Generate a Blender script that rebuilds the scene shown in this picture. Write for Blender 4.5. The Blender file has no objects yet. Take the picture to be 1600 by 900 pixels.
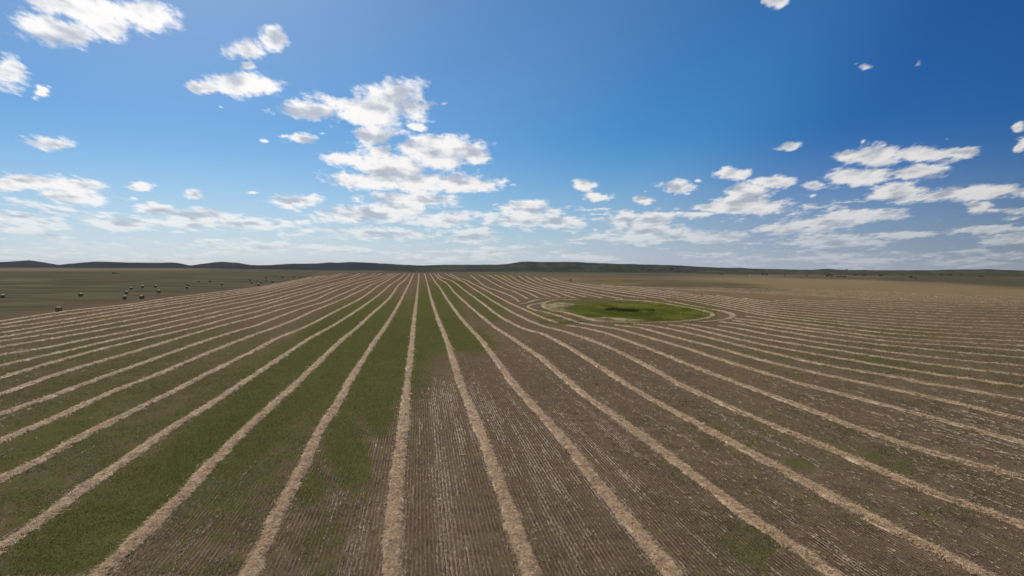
import bpy, bmesh, math, random
import numpy as np
from mathutils import Vector, Matrix

random.seed(7)
RNG = np.random.default_rng(11)
scn = bpy.context.scene
COL = scn.collection

# ------------------------------------------------------------------ camera
W, HGT, FOC = 1600.0, 900.0, 1066.667
CAM_H = 16.6
PITCH = math.atan((450 - 416.7) / FOC)
ROLL = 0.0045
_F = np.array([0, math.cos(PITCH), -math.sin(PITCH)])
_U0 = np.array([0, math.sin(PITCH), math.cos(PITCH)])
_R0 = np.array([1.0, 0, 0])
_R = math.cos(ROLL) * _R0 + math.sin(ROLL) * _U0
_U = math.cos(ROLL) * _U0 - math.sin(ROLL) * _R0
cam_data = bpy.data.cameras.new('camera')
cam = bpy.data.objects.new('camera', cam_data)
COL.objects.link(cam)
cam.matrix_world = Matrix(((_R[0], _U[0], -_F[0], 0), (_R[1], _U[1], -_F[1], 0), (_R[2], _U[2], -_F[2], CAM_H), (0, 0, 0, 1)))
cam_data.lens = 24
cam_data.sensor_width = 36
cam_data.clip_start = 0.5
cam_data.clip_end = 60000
scn.camera = cam

# ------------------------------------------------------------------ sun, view
SUN_AZ = math.radians(-27)      # clockwise from the camera's forward direction
SUN_EL = math.radians(40)
sd = Vector((math.sin(SUN_AZ) * math.cos(SUN_EL), math.cos(SUN_AZ) * math.cos(SUN_EL), math.sin(SUN_EL)))
sun_data = bpy.data.lights.new('sun', 'SUN')
sun_data.energy = 4.2
sun_data.angle = math.radians(0.53)
sun_data.color = (1.0, 0.91, 0.79)
sun = bpy.data.objects.new('sun', sun_data)
sun.rotation_euler = sd.to_track_quat('Z', 'Y').to_euler()
sun.location = (0, 0, 200)
COL.objects.link(sun)
scn.view_settings.view_transform = 'Standard'
scn.view_settings.look = 'None'
scn.view_settings.exposure = 0
scn.view_settings.gamma = 1
scn.view_settings.use_curve_mapping = False

# ------------------------------------------------------------------ node helpers
class NT:
    def __init__(self, tree):
        self.t = tree; self.n = tree.nodes; self.l = tree.links
    def node(self, typ, **kw):
        n = self.n.new(typ)
        for k, v in kw.items(): setattr(n, k, v)
        return n
    def link(self, a, b): self.l.new(a, b)
    def put(self, sock, v):
        if isinstance(v, bpy.types.NodeSocket): self.l.new(v, sock)
        elif isinstance(v, (tuple, list)) and sock.type == 'RGBA' and len(v) == 3: sock.default_value = (*v, 1)
        else: sock.default_value = v
    def math(self, op, a, b=None, c=None, clamp=False):
        n = self.node('ShaderNodeMath', operation=op, use_clamp=clamp)
        self.put(n.inputs[0], a)
        if b is not None: self.put(n.inputs[1], b)
        if c is not None: self.put(n.inputs[2], c)
        return n.outputs[0]
    def vmath(self, op, a, b=None, out=0):
        n = self.node('ShaderNodeVectorMath', operation=op)
        self.put(n.inputs[0], a)
        if b is not None: self.put(n.inputs[1], b)
        return n.outputs[out]
    def vscale(self, a, s):
        n = self.node('ShaderNodeVectorMath', operation='SCALE')
        self.put(n.inputs[0], a); self.put(n.inputs[3], s)
        return n.outputs[0]
    def xyz(self, x, y, z=0.0):
        n = self.node('ShaderNodeCombineXYZ')
        for i, v in enumerate((x, y, z)): self.put(n.inputs[i], v)
        return n.outputs[0]
    def noise(self, vec, scale, detail=4, rough=0.55, dist=0.0, color=False, lac=2.0):
        n = self.node('ShaderNodeTexNoise')
        self.put(n.inputs['Vector'], vec)
        n.inputs['Scale'].default_value = scale
        n.inputs['Detail'].default_value = detail
        n.inputs['Roughness'].default_value = rough
        n.inputs['Lacunarity'].default_value = lac
        n.inputs['Distortion'].default_value = dist
        return n.outputs['Color' if color else 'Fac']
    def ramp(self, v, a, b, lo=0.0, hi=1.0, smooth=True):
        n = self.node('ShaderNodeMapRange')
        n.interpolation_type = 'SMOOTHSTEP' if smooth else 'LINEAR'
        n.clamp = True
        self.put(n.inputs['Value'], v)
        for k, x in (('From Min', a), ('From Max', b), ('To Min', lo), ('To Max', hi)): self.put(n.inputs[k], x)
        return n.outputs['Result']
    def mix(self, f, a, b, mode='MIX'):
        n = self.node('ShaderNodeMix', data_type='RGBA', blend_type=mode)
        self.put(n.inputs[0], f); self.put(n.inputs[6], a); self.put(n.inputs[7], b)
        return n.outputs[2]

def new_mat(name):
    m = bpy.data.materials.new(name); m.use_nodes = True
    m.node_tree.nodes.clear()
    t = NT(m.node_tree)
    out = t.node('ShaderNodeOutputMaterial')
    return m, t, out

def bsdf(t, out, color, rough=0.9, normal=None, spec=0.2):
    b = t.node('ShaderNodeBsdfPrincipled')
    t.put(b.inputs['Base Color'], color)
    t.put(b.inputs['Roughness'], rough)
    b.inputs['Specular IOR Level'].default_value = spec
    if normal is not None: t.link(normal, b.inputs['Normal'])
    t.link(b.outputs[0], out.inputs['Surface'])
    return b

# ------------------------------------------------------------------ pixel <-> place
def ray(px, py):
    px = np.asarray(px, float); py = np.asarray(py, float)
    d = _F[None, :] + ((px - 800) / FOC)[:, None] * _R[None, :] - ((py - 450) / FOC)[:, None] * _U[None, :]
    return d

def to_px(P):
    P = np.asarray(P, float) - np.array([0, 0, CAM_H])
    z = P @ _F
    z = np.where(z < 0.5, 0.5, z)
    return 800 + FOC * (P @ _R) / z, 450 - FOC * (P @ _U) / z, z

# ------------------------------------------------------------------ world: Nishita sky with fair-weather cumulus
CLOUDS = [
 (225,22,50,24),(130,12,95,22),(90,48,75,22),(15,115,32,24),(62,143,11,8),(75,222,34,10),(160,40,50,22),
 (378,78,33,20),(432,60,25,16),(385,103,14,7),(378,132,50,20),(325,140,24,10),(418,133,25,10),
 (575,170,72,27),(480,175,42,13),(615,150,46,22),(645,168,32,20),(583,213,36,13),(592,234,20,10),
 (505,209,14,4),(352,170,9,3),(655,200,16,6),(688,160,10,4),(800,290,8,3),(1090,280,10,3),(1075,302,12,3),(1268,306,12,4),(1480,215,8,3),(440,212,12,4),(1010,300,6,2.5),
 (415,219,13,6),(470,217,24,7),
 (680,235,74,25),(615,262,75,24),(540,250,34,12),(560,285,50,12),(722,286,62,13),(735,240,28,15),(640,282,70,18),
 (640,312,72,12),(458,314,42,10),(570,336,85,13),(685,343,62,12),(620,328,60,12),
 (217,291,22,6),(300,301,15,7),(392,302,16,4),(210,308,13,4),
 (60,284,62,12),(112,292,62,12),(120,309,56,12),(15,290,30,11),
 (240,328,28,10),(310,339,72,10),(400,350,72,9),
 (25,340,48,9),(70,347,40,8),(185,352,60,9),
 (820,328,42,12),(815,344,70,10),(872,348,50,8),
 (918,290,18,9),(932,309,20,5),(1057,291,24,10),(1000,311,14,6),
 (1160,315,56,14),(1163,300,36,12),(1172,325,74,8),(1108,322,24,8),
 (1145,271,24,10),(1212,283,38,9),(1268,289,20,6),(1232,230,19,6),(1345,222,7,5),
 (1318,242,20,8),(1372,245,48,15),(1450,243,42,14),(1500,238,30,10),
 (1350,276,58,14),(1430,270,46,10),(1400,300,44,16),(1480,303,62,10),(1542,300,52,12),(1595,298,34,9),(1530,322,22,7),
 (1592,228,12,9),(1590,198,9,8),
 (1000,345,62,13),(1012,360,62,8),
 (1350,336,74,9),(1285,348,80,9),(1228,357,50,8),
 (1540,358,62,6),(1410,366,48,5),(600,366,92,8),(740,372,44,8),(1118,371,54,9),
 (1200,2,16,8),(1355,100,20,9),(1450,98,16,11)]
WISP = {(1355,100),(1450,98),(1345,222),(415,219)}
world = bpy.data.worlds.new('World')
scn.world = world
world.use_nodes = True
world.node_tree.nodes.clear()
w = NT(world.node_tree)
wout = w.node('ShaderNodeOutputWorld')
bg = w.node('ShaderNodeBackground')
bg.inputs['Strength'].default_value = 0.1
w.link(bg.outputs[0], wout.inputs['Surface'])
sky = w.node('ShaderNodeTexSky', sky_type='NISHITA')
sky.sun_disc = False
sky.sun_elevation = SUN_EL
sky.sun_rotation = SUN_AZ
sky.altitude = 600
sky.air_density = 1.0
sky.dust_density = 0.8
sky.ozone_density = 2.2
tc = w.node('ShaderNodeTexCoord')
D = tc.outputs['Generated']
sx = w.node('ShaderNodeSeparateXYZ'); w.link(D, sx.inputs[0])
az = w.math('ARCTAN2', sx.outputs[0], sx.outputs[1])
el = w.math('ARCSINE', sx.outputs[2])
elp = w.math('MAXIMUM', el, 0.0)
Q = w.xyz(w.math('DIVIDE', az, w.math('ADD', w.math('MULTIPLY', elp, 0.8), 0.22)),
          w.math('LOGARITHM', w.math('ADD', elp, 0.05), math.e), 0.0)
warp = w.vmath('SUBTRACT', w.noise(Q, 5.0, 4, 0.6, color=True), (0.5, 0.5, 0.5))
wamp = w.math('ADD', w.math('MULTIPLY', elp, 0.14), 0.012)
warp = w.vscale(w.vmath('MULTIPLY', warp, (1.2, 0.55, 0.0)), wamp)
Pv = w.vmath('ADD', w.xyz(az, el, 0.0), warp)
M = None
for (cx, cy, rx, ry) in CLOUDS:
    d = ray([cx], [cy])[0]; d /= np.linalg.norm(d)
    a = math.atan2(d[0], d[1]); e = math.asin(d[2])
    k = math.cos(math.atan((cx - 800) / FOC))
    ix, iy = FOC / (rx * 1.17 + 2) / (k * k), FOC / (ry * 1.2 + 1.5) / k
    q = w.vmath('MULTIPLY', w.vmath('SUBTRACT', Pv, (a, e, 0.0)), (ix, iy, 0.0))
    ln = w.vmath('LENGTH', q, out=1)
    if (cx, cy) in WISP or rx < 17 and ry < 5: ln = w.math('ADD', ln, 0.5)
    if M is None: M = ln
    else:
        M = w.math('SMOOTH_MIN', M, ln, 0.10)
M = w.math('SUBTRACT', 1.0, M)                                  # 1 at a cloud's heart, 0 at its edge
M = w.math('MAXIMUM', M, -0.6)
n1 = w.noise(Q, 9.0, 9, 0.62)
n2 = w.noise(w.vmath('ADD', Q, (7.1, 3.3, 0.0)), 26.0, 6, 0.65)
fb = w.math('ADD', w.math('SUBTRACT', n1, 0.5), w.math('MULTIPLY', w.math('SUBTRACT', n2, 0.5), 0.55))
# low bank of small far clouds near the horizon, all the way round
QB = w.xyz(w.math('MULTIPLY', az, 5.0), w.math('MULTIPLY', elp, 38.0), 2.0)
nb = w.noise(QB, 1.6, 7, 0.6)
bank = w.math('ADD', w.math('MULTIPLY', w.math('SUBTRACT', nb, 0.475), 4.6),
              w.math('MULTIPLY', w.ramp(el, 0.045, 0.16), -1.6))
# scattered clouds beyond the frame
QS = w.xyz(w.math('MULTIPLY', az, 1.0), w.math('MULTIPLY', elp, 1.8), 9.0)
ns = w.noise(QS, 2.6, 5, 0.55)
outside = w.math('MAXIMUM', w.ramp(w.math('ABSOLUTE', az), 0.66, 0.8), w.ramp(el, 0.42, 0.52))
scat = w.math('ADD', w.math('MULTIPLY', w.math('SUBTRACT', ns, 0.53), 7.0), w.ramp(outside, 0.0, 1.0, -3.0, 0.0))
Dn = w.math('ADD', w.math('MAXIMUM', w.math('MAXIMUM', M, w.math('MULTIPLY', bank, 0.75)), scat), w.math('MULTIPLY', fb, 1.9))
alpha = w.ramp(Dn, 0.0, 0.55)
fade = w.ramp(el, 0.0, 0.10, 0.42, 1.0)
alpha = w.math('MULTIPLY', alpha, fade)
heart = w.noise(w.vmath('MULTIPLY', Q, (0.7, 1.4, 1.0)), 5.0, 6, 0.6)
relief = w.math('SUBTRACT', w.noise(w.vmath('ADD', Q, (-0.02, 0.09, 0.0)), 9.0, 3, 0.5), w.noise(Q, 9.0, 3, 0.5))
thick = w.math('ADD', w.math('MULTIPLY', Dn, 0.62), w.math('MULTIPLY', w.math('SUBTRACT', heart, 0.5), 2.0))
thick = w.math('ADD', thick, w.math('MULTIPLY', relief, 2.6))
shade = w.ramp(thick, 0.12, 1.0)
# colour: sunny white edges, blue-grey hearts
sdot = w.math('MAXIMUM', w.vmath('DOT_PRODUCT', D, tuple(sd), out=1), 0.0)
lit = w.math('ADD', w.math('MULTIPLY', sdot, 6.4), 4.2)
ccol = w.mix(shade, (1.0, 0.985, 0.98), (0.50, 0.55, 0.64))
ccol = w.vscale(ccol, lit)
skyc = sky.outputs[0]
# paler air towards the horizon
hz = w.ramp(el, -0.02, 0.20, 1.0, 0.0, smooth=False)
hz = w.math('POWER', hz, 2.0)
# deep polarised blue away from the sun, paler towards it
cr = w.node('ShaderNodeValToRGB')
cr.color_ramp.interpolation = 'EASE'
for i, (p_, c_) in enumerate([(0.30, (0.055, 0.24, 0.51)), (0.55, (0.084, 0.30, 0.60)), (0.70, (0.17, 0.47, 0.73)), (0.85, (0.31, 0.55, 0.76)), (1.0, (0.54, 0.65, 0.78))]):
    e_ = cr.color_ramp.elements[i] if i < 2 else cr.color_ramp.elements.new(p_)
    e_.position = p_; e_.color = (*c_, 1)
w.link(sdot, cr.inputs[0])
skyc = w.mix(1.0, skyc, cr.outputs[0], 'MULTIPLY')
hl = w.math('MAXIMUM', w.math('ADD', w.math('MULTIPLY', w.math('SUBTRACT', sdot, 0.383), 0.94), 0.36), 0.26)
hcol = w.mix(w.ramp(sdot, 0.35, 0.78), (9.0, 10.0, 12.2), (10.5, 10.6, 11.5))
skyc = w.mix(w.math('MULTIPLY', hz, 1.0), skyc, w.vscale(hcol, hl))
w.link(w.mix(alpha, skyc, ccol), bg.inputs['Color'])

# ------------------------------------------------------------------ terrain
def smooth(a, b, x):
    t = np.clip((x - a) / (b - a), 0, 1)
    return t * t * (3 - 2 * t)

def vnoise(x, y, seed=0):
    xi = np.floor(x).astype(np.int64); yi = np.floor(y).astype(np.int64)
    fx = x - xi; fy = y - yi
    fx = fx * fx * (3 - 2 * fx); fy = fy * fy * (3 - 2 * fy)
    def h(i, j):
        n = (i * 374761393 + j * 668265263 + seed * 1442695041) & 0x7fffffff
        n = ((n ^ (n >> 13)) * 1274126177) & 0x7fffffff
        return ((n ^ (n >> 16)) & 0xffff) / 65535.0
    return (h(xi, yi) * (1 - fx) + h(xi + 1, yi) * fx) * (1 - fy) + (h(xi, yi + 1) * (1 - fx) + h(xi + 1, yi + 1) * fx) * fy

def fbm(x, y, oct=4, seed=0):
    s = 0; a = 0.5; t = 0
    for o in range(oct):
        s = s + a * vnoise(x * 2 ** o, y * 2 ** o, seed + o * 17); t += a; a *= 0.5
    return s / t

# far edge of the field as (pixel x, pixel y)
EDGE = [(-900, 424), (300, 424), (480, 427.3), (655, 427.6), (800, 428), (1000, 431), (1200, 434.5), (1350, 438.3), (1450, 441.3), (1500, 444.5), (1600, 450), (1750, 457), (2400, 485)]
def _edge_r():
    A, Rr = [], []
    for x, y in EDGE:
        d = ray([x], [y])[0]
        hh = CAM_H - 3.0 * float(smooth(300, 1250, np.array(CAM_H / -d[2])))
        t = hh / -d[2]
        A.append(math.atan2(d[0], d[1])); Rr.append(t * math.hypot(d[0], d[1]))
    return np.array(A), np.array(Rr)
EA, ER = _edge_r()

def height(x, y):
    x = np.asarray(x, float); y = np.asarray(y, float)
    r = np.hypot(x, y); a = np.arctan2(x, y)
    h = 3.0 * smooth(300, 1250, r)
    amp = 0.30 * smooth(50, 260, r) + 0.9 * smooth(1300, 2600, r)
    h = h + amp * (fbm(x / 190.0 + 5.2, y / 190.0 + 1.7, 3, 3) - 0.5) * 2
    rc = np.interp(a, EA, ER)
    wgt = smooth(-0.42, -0.24, a) * (1 - smooth(1.2, 1.6, a)) 
    h = h - wgt * 6.0 * smooth(5, 220, r - rc)
    ga, gb = (x - 45) / 42.0, (y - 258) / 75.0                     # the slough's shallow bowl
    h = h - 0.7 * np.exp(-(ga ** 2 + gb ** 2) * 1.3)
    return h - r * r / 12742000.0

def to_ground(px, py):
    d = ray(px, py)
    t = CAM_H / np.maximum(-d[:, 2], 1e-4)
    for _ in range(40):
        hh = height(d[:, 0] * t, d[:, 1] * t)
        t = 0.5 * t + 0.5 * (CAM_H - hh) / np.maximum(-d[:, 2], 1e-4)
    P = d * t[:, None]
    P[:, 2] = height(P[:, 0], P[:, 1])
    return P

ROW_AZ = math.atan((655.5 - 800) / FOC)                            # heading of the seed rows
RS, RC = math.sin(ROW_AZ), math.cos(ROW_AZ)
def row_st(x, y):                                                  # along, across
    return x * RS + y * RC, x * RC - y * RS
def from_st(s, t):
    return s * RS + t * RC, s * RC - t * RS

# ------------------------------------------------------------------ mesh helpers
def make_obj(name, verts, faces, mat, parent=None, smooth_shade=False, loc=None):
    """verts (n,3); faces (m,k) int array of one polygon size, or list of such arrays"""
    if not isinstance(faces, list): faces = [faces]
    me = bpy.data.meshes.new(name)
    me.vertices.add(len(verts))
    me.vertices.foreach_set('co', np.asarray(verts, np.float32).ravel())
    idx = np.concatenate([f.ravel() for f in faces]).astype(np.int32)
    tot = np.concatenate([np.full(len(f), f.shape[1], np.int32) for f in faces])
    start = np.concatenate([[0], np.cumsum(tot)[:-1]]).astype(np.int32)
    me.loops.add(len(idx)); me.loops.foreach_set('vertex_index', idx)
    me.polygons.add(len(tot)); me.polygons.foreach_set('loop_start', start)
    try: me.polygons.foreach_set('loop_total', tot)
    except Exception: pass
    me.update(calc_edges=True)
    me.validate()
    if smooth_shade: me.polygons.foreach_set('use_smooth', np.ones(len(tot), bool))
    me.materials.append(mat)
    o = bpy.data.objects.new(name, me)
    COL.objects.link(o)
    if parent is not None: o.parent = parent
    if loc is not None: o.location = loc
    return o

def vcol(o, name, data):
    a = o.data.color_attributes.new(name, 'FLOAT_COLOR', 'POINT')
    d = np.asarray(data, np.float32)
    if d.ndim == 1: d = np.stack([d, d, d, np.ones_like(d)], 1)
    a.data.foreach_set('color', d.ravel())

def tag(o, label=None, cat=None, group=None, kind=None):
    if label: o['label'] = label
    if cat: o['category'] = cat
    if group: o['group'] = group
    if kind: o['kind'] = kind
    return o

def grid_faces(nu, nv):
    i = np.arange(nu - 1)[:, None] * nv + np.arange(nv - 1)[None, :]
    i = i.ravel()
    return np.stack([i, i + nv, i + nv + 1, i + 1], 1)

# ------------------------------------------------------------------ what grows where (weights per ground point)
def ell(px, py, cx, cy, rx, ry, rot=0.0, soft=1.0):
    dx, dy = px - cx, py - cy
    c, s = math.cos(rot), math.sin(rot)
    u, v = (dx * c + dy * s) / rx, (-dx * s + dy * c) / ry
    return np.clip((1.35 - np.hypot(u, v)) / (0.7 * soft), 0, 1)

GREEN = [  # regrowth patches: pixel centre, radii, rotation, strength
 (250,700,380,170,-.3,.6),(200,570,300,60,-.15,.56),(90,520,160,30,-.1,.45),(1300,740,330,120,.3,.38),(1400,550,250,60,.05,.42),(560,570,140,100,-.3,.8),
 (560,520,110,55,-.3,.95),(450,600,130,60,-.5,.95),(680,500,50,60,0,.95),(720,530,60,22,.2,.9),(620,540,60,70,0,.9),
 (350,690,150,60,-.5,.95),(220,780,160,60,-.5,.85),(90,640,110,30,-.3,.55),(110,850,140,60,-.4,.8),(330,830,90,50,-.6,.45),
 (60,560,80,14,-.15,.45),(170,700,80,26,-.4,.6),(230,620,60,20,-.4,.6),(540,700,40,80,-.3,.8),(505,850,45,70,.3,.55),(330,840,170,100,-.5,.40),(560,760,40,60,0,.4),(480,760,40,40,0,.6),(395,790,60,60,0,.3),
 (590,630,30,60,0,.8),(760,480,40,24,.4,.7),(710,450,30,16,.2,.7),(690,470,25,30,0,.8),(790,500,40,12,.3,.4),
 (250,505,60,8,-.2,.4),(150,515,90,9,-.15,.35),(60,540,60,8,-.1,.35),(330,480,40,6,-.2,.3),
 (1260,500,90,10,.1,.55),(1400,520,100,12,.08,.5),(1380,570,90,14,.15,.5),(1200,560,70,12,.2,.45),(1550,545,80,14,.05,.4),
 (1250,725,28,12,.2,.62),(1170,850,60,40,.5,.5),(1390,720,60,26,.4,.46),(1330,668,36,12,.3,.5),(1290,800,60,24,.4,.4),(1100,520,80,8,.2,.2),
 (1490,640,100,14,.15,.4),(1450,840,80,24,.3,.35),(1010,860,60,30,.2,.35),(900,470,60,6,0,.5),(1050,640,50,14,.3,.3),(1560,600,60,16,.1,.45),
 (780,445,60,8,.1,.45),(560,445,80,7,-.1,.3),(450,452,60,5,-.1,.3),(860,440,60,5,0,.3)]
RED = [(440,470,70,9,-.3,.7),(330,480,80,9,-.2,.6),(500,458,60,8,-.3,.5),(585,465,26,8,-.5,1),(640,455,40,16,0,.5),(820,555,60,16,.5,.8),(760,600,24,16,.4,.5),
 (1130,575,60,12,.3,.5),(560,462,30,6,-.4,.8),(1480,560,90,9,.05,.6),(1300,560,60,6,.1,.4),(130,475,120,6,-.1,.7),(260,462,60,5,-.1,.5),(170,497,120,8,-.1,.6),
 (190,437,60,3,0,.6),(40,430,60,3,0,.6),(950,620,60,20,.3,.5),(1140,700,50,12,.5,.7),(1350,650,60,12,.3,.4),(230,430,70,2.4,0,.7)]
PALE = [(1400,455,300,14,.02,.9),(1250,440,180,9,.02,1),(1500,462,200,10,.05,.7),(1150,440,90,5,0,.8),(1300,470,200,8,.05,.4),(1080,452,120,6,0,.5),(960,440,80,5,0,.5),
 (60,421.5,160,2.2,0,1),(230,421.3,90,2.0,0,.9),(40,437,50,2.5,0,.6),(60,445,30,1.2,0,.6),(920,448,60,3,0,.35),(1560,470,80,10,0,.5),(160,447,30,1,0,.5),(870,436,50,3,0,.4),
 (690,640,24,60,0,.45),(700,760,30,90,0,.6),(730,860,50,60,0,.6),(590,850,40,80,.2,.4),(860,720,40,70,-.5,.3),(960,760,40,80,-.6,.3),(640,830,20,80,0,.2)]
DARK = [(1500,434,160,9,.09,1),(1300,434,80,2.2,.02,.8),(1420,437,60,3,.03,.9),(1120,444,70,3.2,.03,.8),(1180,451,60,2.4,.05,.9),(970,438.5,50,1.8,0,.9),(1060,446,60,4,0,.7),
 (60,426.5,130,.9,0,.7),(110,441,60,2.5,0,.5),(190,441,60,1.4,-.1,.5),(260,444,60,1,-.05,.5),(80,451,60,1.1,0,.5),(1010,440,120,3,0,.5),(1100,426,110,3,0,.4)]
LUSH = [(996,486.5,101,12.6,.03,1.0),(958,438.8,22,1.6,0,.5)]
ALK = [(876,476.5,22,4.0,0,.85),(868,482,28,3.6,.3,.7),(945,497.5,36,2.8,.03,.85),(900,493,22,1.8,.15,.8),(985,500.2,26,1.2,0,.8)]
REED = [(979,486,16,1.9,0,1),(960,484.5,12,2,0,.5),(1018,487,5,1.8,0,.45)]

def paint(px, py, L):
    v = np.zeros_like(px)
    for (cx, cy, rx, ry, rot, st) in L:
        v = np.maximum(v, st * ell(px, py, cx, cy, rx, ry, rot))
    return v

def cover(x, y):
    """green, red, pale, dark, lush, alkali, field weights for ground points"""
    z = height(x, y)
    px, py, dz = to_px(np.stack([x, y, z], 1))
    front = dz > 3
    px = np.where(front, px, 5000); py = np.where(front, py, 5000)
    g = paint(px, py, GREEN)
    s, t = row_st(x, y)
    out = np.hypot(x, y)
    off = (py > 900) | (px < -40) | (px > 1640)
    rest = smooth(.45, .7, fbm(s / 60 + 3, t / 22, 3, 5)) * .8
    g = np.where(off, rest * .8, g)
    return g, paint(px, py, RED), paint(px, py, PALE), paint(px, py, DARK), paint(px, py, LUSH) * (.72 + .5 * fbm(x / 7, y / 12, 3, 44)), paint(px, py, ALK) * np.clip(2.3 * fbm(x / 3.5, y / 8, 4, 41) - .25, 0, 1.15), paint(px, py, REED), px, py

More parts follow.
